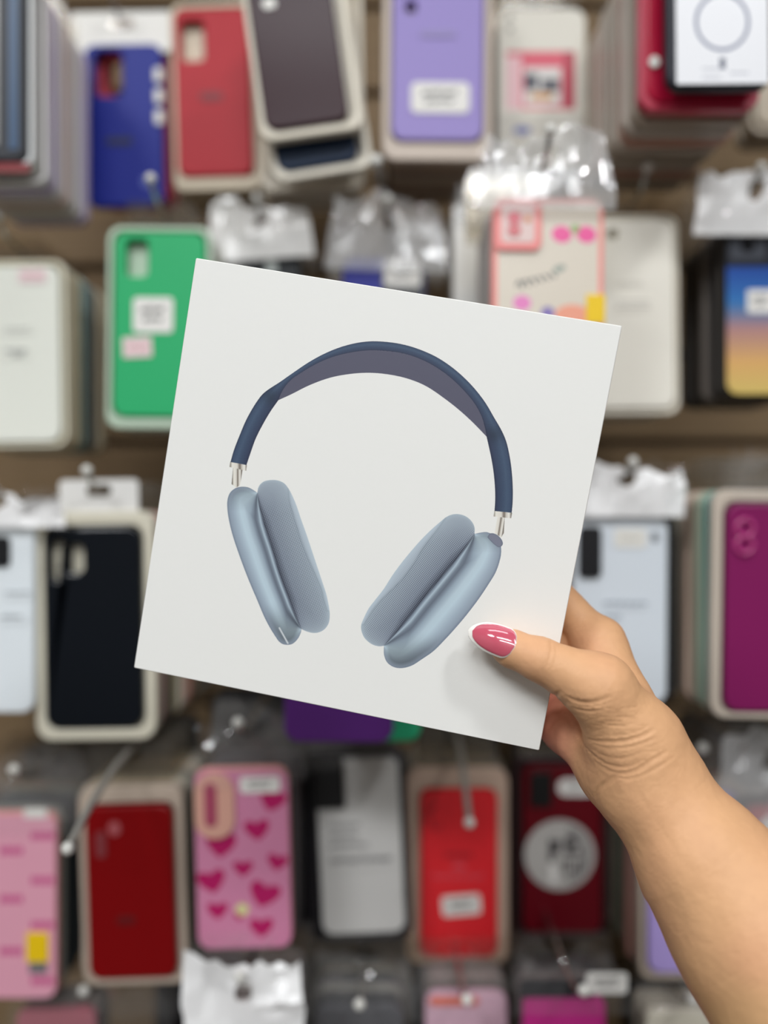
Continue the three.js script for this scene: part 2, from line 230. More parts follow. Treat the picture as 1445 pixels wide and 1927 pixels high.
  crease(0.0003, 0.0007, 1116, 1356, 1160, 1366, 1200, 1360);
  crease(0.0002, 0.0007, 1140, 1344, 1176, 1350, 1206, 1344);
  crease(0.0002, 0.0006, 1152, 1330, 1180, 1334, 1204, 1328);
  crease(0.0013, 0.0012, 1119, 1499, 1127, 1484, 1142, 1473, 1156, 1463);
  crease(0.0009, 0.0016, 1068, 1320, 1075, 1345, 1088, 1380, 1101, 1406);
  crease(0.0004, 0.0008, 1025, 1202, 1020, 1222, 1016, 1246);
  crease(0.0005, 0.0008, 1037, 1208, 1036, 1232, 1028, 1255);
  crease(0.0003, 0.0007, 1046, 1213, 1046, 1236, 1040, 1256);
  crease(0.0002, 0.0006, 1012, 1200, 1009, 1222, 1005, 1240);
  crease(0.0008, 0.0012, 1033, 1320, 1044, 1310, 1054, 1301);
  crease(0.0008, 0.0013, 1030, 1372, 1046, 1352, 1060, 1330);
  crease(0.0003, 0.001, 1122, 1200, 1140, 1196, 1154, 1190);
  crease(-0.0004, 0.0055, 1180, 1490, 1220, 1560, 1262, 1640, 1310, 1730);
  crease(-0.0003, 0.0045, 1210, 1480, 1250, 1540, 1300, 1610);
  for (let i = 0; i < 34; i++) { const x = 1090 + rnd() * 150, y = 1320 + rnd() * 120, l = 14 + rnd() * 26; crease(0.00015, 0.0006, x - l, y - l * 0.12, x, y + l * 0.08, x + l, y - l * 0.3); }
  const seg = (x, y, z, s) => { const [a, b] = s, dx = b[0] - a[0], dy = b[1] - a[1], dz = b[2] - a[2], px = x - a[0], py = y - a[1], pz = z - a[2]; let t = (px * dx + py * dy + pz * dz) / (dx * dx + dy * dy + dz * dz + 1e-12); t = t < 0 ? 0 : t > 1 ? 1 : t; const ex = px - t * dx, ey = py - t * dy, ez = pz - t * dz; return ex * ex + ey * ey + ez * ez; };
  const detail = (x, y, z, near) => {
    let g = 0; for (const s of near) { const q = seg(x, y, z, s) / (s[3] * s[3]); if (q < 9) { const e = s[2] * (Math.exp(-q) - 0.16 * Math.exp(-q / 4)); if (Math.abs(e) > Math.abs(g)) g = e; } }
    return g + noise(x * 900, y * 900, z * 900) * 0.00006 + noise(x * 300, y * 300, z * 300) * 0.00008 + noise(x * 70, y * 70, z * 70) * 0.0004;
  };
  // naive surface nets over a 1 mm grid; blocks far from the skin are skipped
  const h = 0.001, lo = [0.02, 1.115, -0.515], n = [265, 300, 235].map((k) => Math.ceil(k / 8) * 8 + 1), [nx, ny, nz] = n, val = new Float32Array(nx * ny * nz).fill(1), I = (i, j, k) => i + nx * (j + ny * k);
  for (let bk = 0; bk < nz; bk += 8) for (let bj = 0; bj < ny; bj += 8) for (let bi = 0; bi < nx; bi += 8) {
    const c = field(lo[0] + (bi + 4) * h, lo[1] + (bj + 4) * h, lo[2] + (bk + 4) * h), skip = Math.abs(c) > 0.0105;
    for (let k = bk; k < Math.min(nz, bk + 8); k++) for (let j = bj; j < Math.min(ny, bj + 8); j++) for (let i = bi; i < Math.min(nx, bi + 8); i++) val[I(i, j, k)] = skip ? c : field(lo[0] + i * h, lo[1] + j * h, lo[2] + k * h);
  }
  const id = new Int32Array(nx * ny * nz).fill(-1), pos = [], idx = [], E = [[0, 1], [0, 2], [0, 4], [1, 3], [1, 5], [2, 3], [2, 6], [3, 7], [4, 5], [4, 6], [5, 7], [6, 7]], cv = new Float32Array(8);
  for (let k = 0; k < nz - 1; k++) for (let j = 0; j < ny - 1; j++) for (let i = 0; i < nx - 1; i++) {
    let m = 0; for (let q = 0; q < 8; q++) { cv[q] = val[I(i + (q & 1), j + ((q >> 1) & 1), k + (q >> 2))]; if (cv[q] < 0) m |= 1 << q; }
    if (m === 0 || m === 255) continue;
    let x = 0, y = 0, z = 0, c = 0; for (const [a, b] of E) if (((m >> a) & 1) !== ((m >> b) & 1)) { const t = cv[a] / (cv[a] - cv[b]); x += (a & 1) + ((b & 1) - (a & 1)) * t; y += ((a >> 1) & 1) + (((b >> 1) & 1) - ((a >> 1) & 1)) * t; z += (a >> 2) + ((b >> 2) - (a >> 2)) * t; c++; }
    id[I(i, j, k)] = pos.length / 3; pos.push(lo[0] + (i + x / c) * h, lo[1] + (j + y / c) * h, lo[2] + (k + z / c) * h);
  }
  for (let k = 1; k < nz - 1; k++) for (let j = 1; j < ny - 1; j++) for (let i = 1; i < nx - 1; i++) {
    const a = val[I(i, j, k)] < 0; const quad = (p, q, r, s, f) => { if (p < 0 || q < 0 || r < 0 || s < 0) return; f ? idx.push(p, q, r, p, r, s) : idx.push(p, r, q, p, s, r); };
    if (a !== val[I(i + 1, j, k)] < 0) quad(id[I(i, j - 1, k - 1)], id[I(i, j, k - 1)], id[I(i, j, k)], id[I(i, j - 1, k)], a);
    if (a !== val[I(i, j + 1, k)] < 0) quad(id[I(i - 1, j, k - 1)], id[I(i - 1, j, k)], id[I(i, j, k)], id[I(i, j, k - 1)], a);
    if (a !== val[I(i, j, k + 1)] < 0) quad(id[I(i - 1, j - 1, k)], id[I(i, j - 1, k)], id[I(i, j, k)], id[I(i - 1, j, k)], a);
  }
  const P = new Float32Array(pos), N = new Float32Array(P.length), C = new Float32Array(P.length), e = 0.00025;
  const skin = new THREE.Color('#d6a67b'), pink = new THREE.Color('#d8917a'), pale = new THREE.Color('#d5ad79'), col = new THREE.Color();
  const palmMid = at(1040, 1360, 0.46), inner = at(1180, 1540, 0.4);
  for (let v = 0; v < P.length; v += 3) {
    let x = P[v], y = P[v + 1], z = P[v + 2];
    const near = creases.filter((s) => Math.abs(s[0][0] - x) < 0.01 && Math.abs(s[0][1] - y) < 0.01 && Math.abs(s[0][2] - z) < 0.01), full = (a, b, c) => field(a, b, c) + detail(a, b, c, near);
    let gx, gy, gz, l;
    for (let s = 0; s < 2; s++) { const f = full(x, y, z); gx = full(x + e, y, z) - f; gy = full(x, y + e, z) - f; gz = full(x, y, z + e) - f; l = Math.hypot(gx, gy, gz) || 1; const st = Math.max(-0.0015, Math.min(0.0015, f)); x -= gx / l * st; y -= gy / l * st; z -= gz / l * st; }
    gx = full(x + e, y, z) - full(x - e, y, z); gy = full(x, y + e, z) - full(x, y - e, z); gz = full(x, y, z + e) - full(x, y, z - e); l = Math.hypot(gx, gy, gz) || 1;
    P[v] = x; P[v + 1] = y; P[v + 2] = z; N[v] = gx / l; N[v + 1] = gy / l; N[v + 2] = gz / l;
    const dp = Math.hypot(x - palmMid.x, y - palmMid.y, z - palmMid.z), b1 = Math.max(0, Math.min(1, (0.042 - dp) / 0.02)), mot = 0.5 + 0.5 * noise(x * 60, y * 60, z * 60), fine = noise(x * 420, y * 420, z * 420);
    col.copy(skin).lerp(pale, Math.max(0, Math.min(1, (1.27 - y) / 0.06))).lerp(pink, Math.max(b1, mot * mot * 0.22)); C[v] = col.r * (1 + fine * 0.025); C[v + 1] = col.g * (1 + fine * 0.03); C[v + 2] = col.b * (1 + fine * 0.03);
  }
  const g = new THREE.BufferGeometry(); g.setAttribute('position', new THREE.BufferAttribute(P, 3)); g.setAttribute('normal', new THREE.BufferAttribute(N, 3)); g.setAttribute('color', new THREE.BufferAttribute(C, 3)); g.setIndex(idx);
  const body = mesh('person', g, new THREE.MeshPhysicalMaterial({ vertexColors: true, roughness: 0.52, specularIntensity: 0.55, sheen: 0.12, sheenColor: new THREE.Color('#ffb090'), sheenRoughness: 0.5 }), scene);
  tag(body, 'bare forearm and hand with long almond nails, holding up the white box', 'person');
  // nails: a curved almond plate with white tip, and the pink polish over it
  const pinkPolish = mat('#c8596c', 0.12, { clearcoat: 1, clearcoatRoughness: 0.03 }), whiteTip = mat('#f3efe8', 0.15, { clearcoat: 1, clearcoatRoughness: 0.04 });
  const nailGeo = (base, axis, up, L, Wd, arch, s0, s1, inset, raise) => {
    const side = new THREE.Vector3().crossVectors(axis, up).normalize(), nS = 22, nT = 14, p = [], ix = [];
    for (const top of [1, 0]) for (let i = 0; i <= nS; i++) for (let j = 0; j <= nT; j++) {
      const s = s0 + (s1 - s0) * i / nS, t = j / nT * 2 - 1, tip = inset ? (s - s0) / (s1 - s0) : s;
      const w = (inset ? Wd * 0.92 : Wd) * Math.sqrt(Math.max(0, 1 - Math.pow(Math.max(0, (tip - 0.32) / 0.68), 2.1))) * (tip < 0.24 ? Math.sqrt(Math.max(0.01, 1 - Math.pow(1 - tip / 0.24, 2) * 0.97)) : 1);
      const u = t * w, hh = -arch * u * u / (Wd * Wd) - 0.0016 * s * s + 0.0024 * Math.sin(s * Math.PI) * (Wd > 0.007 ? 1 : 0.5) + raise - (top ? 0 : 0.0007);
      const q = base.clone().addScaledVector(axis, s * L).addScaledVector(side, u).addScaledVector(up, hh); p.push(q.x, q.y, q.z);
    }
    const row = nT + 1, off = (nS + 1) * row; for (let i = 0; i < nS; i++) for (let j = 0; j < nT; j++) { const a = i * row + j; ix.push(a, a + row, a + 1, a + 1, a + row, a + row + 1, off + a, off + a + 1, off + a + row, off + a + 1, off + a + row + 1, off + a + row); }
    for (let i = 0; i < nS; i++) for (const j of [0, nT]) { const a = i * row + j; ix.push(a, a + off, a + row, a + row, a + off, a + row + off); }
    const q = new THREE.BufferGeometry(); q.setAttribute('position', new THREE.Float32BufferAttribute(p, 3)); q.setIndex(ix); q.computeVertexNormals(); return q;
  };
  const nail = (base, axis, up, L, Wd, arch, label) => { const o = mesh('fingernail', nailGeo(base, axis, up, L, Wd, arch, 0, 1, false, 0), whiteTip, body); o.userData.label = label; const c = mesh('nail_polish', nailGeo(base, axis, up, L, Wd, arch, 0.01, 0.9, true, 0.00025), pinkPolish, o); c.userData.label = 'glossy rose pink polish'; };
  { const b0 = land(970, 1215), tip = at(880, 1184, planeDepth(880, 1184) - 0.0115), a = tip.clone().sub(b0), L = a.length(); a.normalize();
    const gr = V(field(b0.x + e, b0.y, b0.z) - field(b0.x - e, b0.y, b0.z), field(b0.x, b0.y + e, b0.z) - field(b0.x, b0.y - e, b0.z), field(b0.x, b0.y, b0.z + e) - field(b0.x, b0.y, b0.z - e)).normalize().add(V(-0.05, 0.05, 0.1));
    const up = gr.addScaledVector(a, -gr.dot(a)).normalize(); nail(b0.addScaledVector(up, 0.0004), a, up, L, 0.0074, 0.0034, 'long almond thumbnail with a white tip'); }
  for (const f of fingers) { const p = V(...f[3].slice(0, 3)), q = V(...f[2].slice(0, 3)), a = p.clone().sub(q).normalize(), up = bz.clone().negate(); up.addScaledVector(a, -up.dot(a)).normalize(); nail(p.clone().addScaledVector(up, f[3][3] * 0.92).addScaledVector(a, -0.006), a, up, 0.021, 0.0056, 0.0022, 'long almond nail with a white tip'); }
}

// ------------------------------------------------------------------ phone cases in packages on wire hooks
const filmMat = new THREE.MeshPhysicalMaterial({ color: 0xffffff, roughness: 0.06, transmission: 0.975, specularIntensity: 0.8, thickness: 0, ior: 1.6, side: THREE.DoubleSide });
const clearMat = new THREE.MeshPhysicalMaterial({ color: 0xf4f2ee, roughness: 0.08, transmission: 0.985, specularIntensity: 0.35, thickness: 0, side: THREE.DoubleSide });
const milkMat = new THREE.MeshPhysicalMaterial({ color: 0xf2f1ee, roughness: 0.2, transmission: 0.22, thickness: 0, side: THREE.DoubleSide });
const hazyFilm = new THREE.MeshPhysicalMaterial({ color: 0xf4f4f4, roughness: 0.1, transmission: 0.72, thickness: 0, ior: 1.6, side: THREE.DoubleSide });
const whiteFilm = new THREE.MeshPhysicalMaterial({ color: 0xffffff, roughness: 0.22, transmission: 0.08, thickness: 0, side: THREE.DoubleSide });
const wireGrey = mat('#8d8a84', 0.4);
const steel = mat('#b9b9b6', 0.22, { metalness: 1 }), tipMat = mat('#d9d8d2', 0.3);
const FILM = {};
function film(w, h, kind, amp = 1, gather = 0) {   // a crumpled plastic bag top, faceted so that it glints
  const k = [w.toFixed(2), h.toFixed(2), kind, amp, gather].join();
  if (FILM[k]) return FILM[k];
  const nx = Math.max(8, Math.round(w / 0.0042)), ny = Math.max(6, Math.round(h / 0.0042)), g = new THREE.PlaneGeometry(w, h, nx, ny), p = g.attributes.position, o = kind * 17.3;
  for (let i = 0; i < p.count; i++) {
    const x = p.getX(i), y = p.getY(i), r = (a) => 1 - Math.abs(noise(x * a + o, y * a * 0.8 - o, o)) * 2, up = Math.max(0, y / h + 0.5);
    p.setZ(i, (r(44) * 0.0062 + r(110) * 0.0030 + noise(x * 25 + o, y * 25) * 0.004) * (0.35 + up) * amp); p.setX(i, x * (1 - gather * Math.pow(up, 1.4)) + noise(x * 60 + o, y * 60, 5) * 0.002); p.setY(i, y + (noise(x * 40 - o, 3) * 0.008 + noise(x * 130 - o, 9) * 0.004) * up);
  }
  const keep = [], ix = g.index.array; for (let i = 0; i < ix.length; i += 3) { let c = 0; for (let q = 0; q < 3; q++) { const a = ix[i + q]; if (Math.hypot(p.getX(a), p.getY(a) - h * 0.2) < 0.0045) c++; } if (!c) keep.push(ix[i], ix[i + 1], ix[i + 2]); }
  g.setIndex(keep); return FILM[k] = toCreasedNormals(g, 0.5);
}
const GEO = {}, memo = (k, f) => GEO[k] ??= f();
function caseGeo(w, h, cut, t = 0.009) {
  return memo(['case', w.toFixed(4), h.toFixed(4), JSON.stringify(cut), t].join(), () => { const s = rrect(w, h, w * 0.14); for (const c of cut || []) s.holes.push(rrect(c[2] * w, c[3] * h, (c[4] ?? 0.05) * w, (c[0] - 0.5) * w, (0.5 - c[1]) * h, THREE.Path)); return slab(s, -t, 0, 0.0018); });
}
function trayGeo(w, h, iw, ih, oy, t = 0.0115) {
  return memo(['tray', w.toFixed(4), h.toFixed(4), iw.toFixed(4), ih.toFixed(4), oy.toFixed(4), t].join(), () => {
    const s = rrect(w, h, w * 0.13); s.holes.push(rrect(Math.min(iw + 0.003, w - 0.003), Math.min(ih + 0.003, h - 0.003), w * 0.11, 0, oy, THREE.Path));
    return mergeGeometries([slab(s, -t + 0.001, -0.002, 0.0012), slab(rrect(w, h, w * 0.13), -t, -t + 0.0012, 0.0003)].map((g) => g.toNonIndexed ? (g.index ? g.toNonIndexed() : g) : g));
  });
}
function cardGeo(w, h, r = 0.004) { return memo(['card', w.toFixed(4), h.toFixed(4), r].join(), () => { const s = rrect(w, h, r), k = Math.min(w * 0.16, 0.012); s.holes.push(rrect(k * 2, 0.009, 0.0044, 0, h * 0.2, THREE.Path)); return slab(s, -0.0003, 0.0003, 0); }); }
function scribble(bg, ink, lines, w = 128, h = 64) {   // rows of small print that cannot be read
  return canvas(w, h, (g) => { g.fillStyle = bg; g.fillRect(0, 0, w, h); g.strokeStyle = ink; for (const [x0, x1, y, lw] of lines) { g.lineWidth = lw * h * 0.22; for (let x = x0 * w; x < x1 * w; x += lw * h * 0.45) { g.beginPath(); g.moveTo(x, y * h + lw * h * (0.5 - rnd() * 0.25)); g.quadraticCurveTo(x + lw * h * 0.2, y * h - lw * h * 0.6, x + lw * h * 0.34, y * h + lw * h * (rnd() - 0.5)); g.stroke(); } } });
}
function makeHook(x, y, z0, z1, label, bend = 0.012, reach = 0.02) {
  const t = thing('wire_hook', label, 'hook', 'wire display hooks on the slatwall'); t.position.set(x, y, -WALL);
  const len = WALL - z1;
  mesh('wire', tube([V(0, 0, 0), V(0, 0, len * 0.5), V(0, 0, len - reach), V(0, bend * 0.4, len - reach * 0.45), V(0, bend, len)], reach > 0.05 ? 0.0027 : 0.0019, 28), reach > 0.05 ? wireGrey : steel, t);
  mesh('bracket', slab(rrect(0.012, 0.03, 0.003), 0, 0.003, 0.0006), steel, t);
  const b = mesh('tip', new THREE.SphereGeometry(0.0042, 14, 10), tipMat, t); b.position.set(0, bend, len); b.userData.label = 'rounded pale tip';
  return t;
}
// One stack: the front package as the photograph shows it, then the packages behind it on the same hook.
function stack(s) {
  const d = s.d, [x0, y0, x1, y1] = s.rect, cx = (x0 + x1) / 2, cy = (y0 + y1) / 2, m = d / F, w = (x1 - x0) * m, h = (y1 - y0) * m, P = at(cx, cy, d), roll = (s.roll ?? 0) * Math.PI / 180;
  const lx = (px) => (px - cx) * m, ly = (py) => (cy - py) * m, [tx0, ty0, tx1, ty1] = s.tray ?? [x0 - 10, y0 - 10, x1 + 10, y1 + 10], tw = (tx1 - tx0) * m, th = (ty1 - ty0) * m, tcx = lx((tx0 + tx1) / 2), tcy = ly((ty0 + ty1) / 2);
  const [hx0, hy0, hx1, hy1] = s.hdr ?? [tx0 + 20, ty0 - 70, tx1 - 20, ty0 + 4], hdown = s.film && s.filmMat !== whiteFilm ? 22 : 0, hw = (hx1 - hx0) * m, hh = (hy1 + hdown - hy0) * m, hcx = lx((hx0 + hx1) / 2), hcy = ly((hy0 + hy1 + hdown) / 2);
  const hdrMat = s.hdrMat ?? clearMat, pitch = s.pitch ?? 0.0145;
  const hookY = hcy + hh * 0.2 + 0.0022;
  const build = (i) => {
    const b = s.behind ?? {}, front = i === 0;
    const t = thing('phone_case_package', front ? s.label : ['', 'first', 'second', 'third', 'fourth', 'fifth', 'sixth', 'seventh', 'eighth', 'ninth'][i] + ' package back behind the ' + s.short, 'phone case', front ? undefined : 'packages behind the ' + s.short);
    const bar = V(hcx, hookY, 0).applyAxisAngle(V(0, 0, 1), roll), own = front ? roll : (b.roll ?? 0) * Math.PI / 180 + (rnd() - 0.5) * 0.025;
    const pivot = V(hcx, hookY, 0).applyAxisAngle(V(0, 0, 1), own);
    t.position.copy(P).add(bar).sub(pivot).add(V(front ? 0 : (rnd() - 0.5) * 0.002 + (b.dx ?? 0) * m, front ? 0 : (b.dy ?? 0) * m * -1, -i * pitch)); t.rotation.z = own;
    if (s.yaw) t.rotation.y = s.yaw;
    if (!s.noTray) { const tr = mesh('tray', trayGeo(tw, th, w, h, 0 - tcy), front ? mat(s.trayCol ?? '#cfc6b6', 0.35) : mat((b.trays ?? [s.trayCol ?? '#cfc6b6'])[i % (b.trays ?? [1]).length], 0.35), t); tr.position.set(tcx, tcy, 0); }
    const cc = front ? s.col : (b.cols ?? ['#cdc7bd'])[i % (b.cols ?? [1]).length];
    const cs = mesh('case', caseGeo(w, h, front || b.cut ? s.cut : null), s.caseMat && front ? s.caseMat : mat(cc, front ? s.rough ?? 0.42 : 0.45, { specularIntensity: s.spec ?? 0.45 }), t);
    const hd = mesh(s.film && i < 3 ? 'bag_top' : 'hang_tab', s.film && i < 3 ? film(hw, hh, s.film + i * 40, i ? 0.42 : 0.8, s.filmMat === whiteFilm ? 0.05 : 0.16) : cardGeo(hw, hh), s.film && i < 3 ? (front ? s.filmMat ?? filmMat : filmMat) : front ? hdrMat : clearMat, t); hd.position.set(hcx, hcy, s.film && i < 3 ? (i ? -0.001 : 0.007) : -0.006); if (s.film && i < 3) hd.userData.label = 'crumpled clear plastic bag top';
    if (!front) return t;
    const A = (fx, fy) => [(fx - 0.5) * w, (0.5 - fy) * h];
    if (s.print) { const q = rrect(w * 0.985, h * 0.985, w * 0.13); for (const c of s.cut || []) q.holes.push(rrect(c[2] * w, c[3] * h, (c[4] ?? 0.05) * w, (c[0] - 0.5) * w, (0.5 - c[1]) * h, THREE.Path)); mesh('printed_back', sheet(q, 0.0002, w, h), s.print, cs); }
    for (const [name, fx, fy, fw, fh, mm, z = 0.0008, r = 0.1, turn = 0] of s.bits ?? []) { const [X, Y] = A(fx, fy), W2 = fw * w, H2 = fh * h, o = mesh(name, mm.map ? mergeGeometries([sheet(rrect(W2, H2, r * W2), z, W2, H2)]) : slab(rrect(W2, H2, r * W2), 0.0001, z, Math.min(0.0004, z * 0.3)), mm, t); o.position.set(X, Y, 0); o.rotation.z = turn; }
    for (const [fx, fy, r, mm] of s.lens ?? []) { const [X, Y] = A(fx, fy), o = mesh('lens_ring', new THREE.TorusGeometry(r * w, r * w * 0.28, 8, 20), mm, t); o.position.set(X, Y, 0.0012); }
    if (s.wrap) { const [a, b2, c, e] = s.wrap, o = mesh('clear_sleeve', film((c - a) * m, (e - b2) * m, s.film ?? 3), clearMat, t); o.position.set(lx((a + c) / 2), ly((b2 + e) / 2), 0.006); }
    return t;
  };
  for (let i = 0; i < (s.n ?? 1); i++) build(i);
  if (s.hook !== false) { const q = P.clone().add(V(hcx, hookY, 0).applyAxisAngle(V(0, 0, 1), roll)); makeHook(q.x, q.y - 0.0019 * 0, WALL, d - (s.out ?? 0.022), (s.reach ? 'long drooping wire hook sticking out over the ' : 'straight wire hook carrying the ') + s.short, s.bend, s.reach); }
}
const white = mat('#eceae4', 0.5), black = mat('#121317', 0.35), ink = mat('#2a2a2e', 0.5), yellow = mat('#f0c800', 0.5), greyLabel = mat('#6f6f72', 0.5);
const sticker = printed(scribble('#e9e7e2', '#3a3a3a', [[0.2, 0.75, 0.35, 0.22], [0.25, 0.7, 0.62, 0.18]]), 0.6), stickerPink = printed(scribble('#e6cfd0', '#c98f96', [[0.15, 0.85, 0.5, 0.3]]), 0.6);
const squareCut = [[0.23, 0.16, 0.28, 0.2, 0.1]];
// row one
stack({ short: 'black and blue case', label: 'black and blue phone case at the front of a thick pale stack', rect: [-100, -60, 46, 300], tray: [-110, -70, 60, 312], d: 0.66, n: 8, pitch: 0.0155, col: '#3b3d42', trayCol: '#d9dcdc', hdrMat: white, bits: [['stripe', 0.86, 0.5, 0.12, 0.9, mat('#274a6e', 0.4)], ['stripe', 0.6, 0.5, 0.14, 0.86, mat('#9a9a9a', 0.3)], ['red_strip', 0.55, 1.045, 1.05, 0.05, mat('#7d1018', 0.4), 0.001, 0.02]], behind: { cols: ['#7d1420', '#d9d7d2', '#c9bfe0', '#d8d8de', '#e0c4bc'], trays: ['#dad8d2', '#e2e0e0', '#cabfdc', '#e0dede', '#d8c6bc'], dy: 18, dx: 6 } });
stack({ short: 'royal blue case', label: 'royal blue phone case with a rounded camera cutout under a white tab', rect: [160, 82, 306, 388], noTray: true, d: 0.8, n: 3, pitch: 0.0145, roll: 1, col: '#18278a', cut: [[0.31, 0.18, 0.36, 0.28, 0.1]], hdr: [132, 15, 322, 92], hdrMat: white, bits: [['logo', 0.44, 0.6, 0.34, 0.045, mat('#121a3c', 0.5)], ['clip', 0.96, 0.2, 0.1, 0.085, white, 0.002, 0.3], ['clip', 0.96, 0.33, 0.1, 0.085, white, 0.002, 0.3], ['clip', 0.96, 0.46, 0.1, 0.085, white, 0.002, 0.3], ['sticker_dot', 0.8, 0.85, 0.17, 0.08, mat('#5563b4', 0.5), 0.0006, 0.5]], behind: { cols: ['#c24a58', '#b03a48'], dx: 14, dy: -16, cut: true } });  // white patches on the right edge are painted button glints
stack({ short: 'red case with square cutout', label: 'red phone case with a square camera cutout in a beige tray', rect: [330, 15, 472, 330], tray: [322, 2, 488, 356], d: 0.8, n: 5, roll: 1.6, col: '#b3222e', cut: [[0.24, 0.19, 0.3, 0.24, 0.06]], trayCol: '#cdbfa6', bits: [['logo', 0.48, 0.53, 0.3, 0.05, mat('#7e1f2a', 0.5)]] });
stack({ short: 'maroon case', label: 'glossy dark maroon phone case tilted in a cream tray', rect: [476, -90, 636, 236], tray: [466, -100, 662, 254], d: 0.69, n: 2, pitch: 0.02, roll: 8, rough: 0.22, spec: 0.3, col: '#331820', trayCol: '#d6cebc', bits: [['logo', 0.25, 0.28, 0.16, 0.06, white, 0.0007, 0.3]], behind: { cols: ['#25344c'], trays: ['#d9d2c2'], dy: 58, dx: 8, roll: 9 } });
stack({ short: 'cream trays', label: 'cream blister tray hanging behind the maroon case', rect: [500, -20, 668, 330], tray: [490, -30, 684, 358], d: 0.745, n: 4, roll: 1, col: '#cfc5b2', trayCol: '#d8cfbe' });
stack({ short: 'lilac case with white sticker', label: 'lilac phone case with a white sticker in a deep beige tray stack', rect: [738, -75, 910, 264], tray: [720, -85, 928, 300], d: 0.72, n: 8, pitch: 0.0138, roll: -0.5, col: '#998ac8', trayCol: '#b9a99a', cut: [[0.2, 0.26, 0.12, 0.07, 0.06]], bits: [['sticker', 0.53, 0.765, 0.64, 0.17, sticker], ['logo', 0.5, 0.41, 0.4, 0.04, mat('#8f83b8', 0.5)]], behind: { trays: ['#b5a594', '#a8927e', '#8f7b6b'], cols: ['#b9ab9b', '#9c8878'] } });
const boxPrint = printed(canvas(256, 512, (g, w, h) => {
  g.fillStyle = '#dcd8cc'; g.fillRect(0, 0, w, h); g.fillStyle = '#c9c5bb'; g.fillRect(0, h * 0.66, w, h * 0.34); g.fillStyle = '#d7566a'; g.fillRect(w * 0.1, h * 0.27, w * 0.78, h * 0.36); g.fillStyle = '#eec3c8'; g.fillRect(w * 0.1, h * 0.3, w * 0.17, h * 0.33); g.fillStyle = '#b03348'; g.fillRect(w * 0.75, h * 0.27, w * 0.13, h * 0.36);
  g.fillStyle = '#d9d6d2'; g.fillRect(w * 0.3, h * 0.37, w * 0.42, h * 0.24); g.fillStyle = '#4a4b55'; g.fillRect(w * 0.3, h * 0.41, w * 0.16, h * 0.1); g.fillRect(w * 0.5, h * 0.44, w * 0.2, h * 0.08); g.fillStyle = '#c98a3c'; g.fillRect(w * 0.38, h * 0.53, w * 0.24, h * 0.04);
  g.fillStyle = '#5560a0'; g.beginPath(); g.ellipse(w * 0.28, h * 0.76, w * 0.1, h * 0.025, 0, 0, 7); g.fill(); g.fillStyle = '#7d7a74'; g.fillRect(w * 0.12, h * 0.04, w * 0.05, h * 0.04); g.fillRect(w * 0.12, h * 0.12, w * 0.05, h * 0.03);
}), 0.5);
stack({ short: 'printed card package', label: 'cream card package with a red printed square and small blue mark', rect: [936, 15, 1102, 318], noTray: true, d: 0.77, n: 6, col: '#d9d5ca', print: boxPrint, behind: { cols: ['#b9a89c', '#8d7a70', '#a79a8e'] } });
const ringCard = printed(canvas(256, 320, (g, w, h) => { g.fillStyle = '#e9eaee'; g.fillRect(0, 0, w, h); g.strokeStyle = '#6f7690'; g.lineWidth = 9; g.beginPath(); g.arc(w * 0.5, h * 0.5, w * 0.28, 0, 7); g.stroke(); g.fillStyle = '#5a5f74'; g.fillRect(w * 0.47, h * 0.79, w * 0.06, h * 0.09); g.fillStyle = '#b9bbc4'; for (let i = 0; i < 3; i++) g.fillRect(w * (0.28 + 0.3 * (i % 2)), h * (0.87 + 0.035 * i), w * 0.2, h * 0.015); }), 0.35);
stack({ short: 'ring-printed card', label: 'white card printed with a grey ring on a black phone case', rect: [1254, -140, 1452, 166], noTray: true, d: 0.59, n: 1, col: '#20222c', bits: [['printed_card', 0.52, 0.6, 0.88, 0.76, ringCard, 0.0015, 0.02]] , roll: 0.5, out: 0.02 });
stack({ short: 'crimson case', label: 'glossy crimson phone case at the front of a deep beige stack', rect: [1216, -130, 1422, 192], tray: [1205, -150, 1432, 204], d: 0.612, n: 10, pitch: 0.0155, col: '#b3173a', rough: 0.25, trayCol: '#c1324e', hook: false, bits: [['painted_highlight', 0.07, 0.77, 0.1, 0.07, white, 0.002, 0.5]], behind: { trays: ['#b0a597', '#a19484', '#b7aca0', '#b88a78'], cols: ['#a89c8e', '#c08a78', '#9b8f83'], dx: -4, dy: 8 } });  // the white dot is a highlight painted on the crimson case
stack({ short: 'beige packages by the crimson stack', label: 'beige packaged phone case beside the crimson case stack', rect: [1424, -60, 1580, 236], tray: [1414, -70, 1590, 250], d: 0.78, n: 3, col: '#b9ad9c', trayCol: '#b3a796' });
// row two
stack({ short: 'white case with grey lettering', label: 'white phone case with faint grey lettering in front of a cream stack', rect: [-62, 500, 112, 832], tray: [-72, 488, 124, 842], d: 0.72, n: 8, pitch: 0.0145, roll: 0.8, col: '#e6e8de', trayCol: '#ded8c2', hdr: [-40, 440, 80, 492], bits: [['printed_text', 0.55, 0.36, 0.34, 0.05, printed(scribble('#e6e8de', '#8d8f8a', [[0.1, 0.9, 0.5, 0.4]]), 0.5)], ['printed_text', 0.53, 0.49, 0.3, 0.07, printed(scribble('#e6e8de', '#5c5e60', [[0.1, 0.9, 0.4, 0.4], [0.4, 0.8, 0.75, 0.3]]), 0.5)], ['sticker', 0.72, 0.06, 0.3, 0.08, stickerPink]], behind: { trays: ['#d8cfb2', '#d6ccb0', '#c9bf9f', '#8fb3b4', '#7d8a88', '#8c8880'], cols: ['#d9d2bb', '#d3cab0'] } });
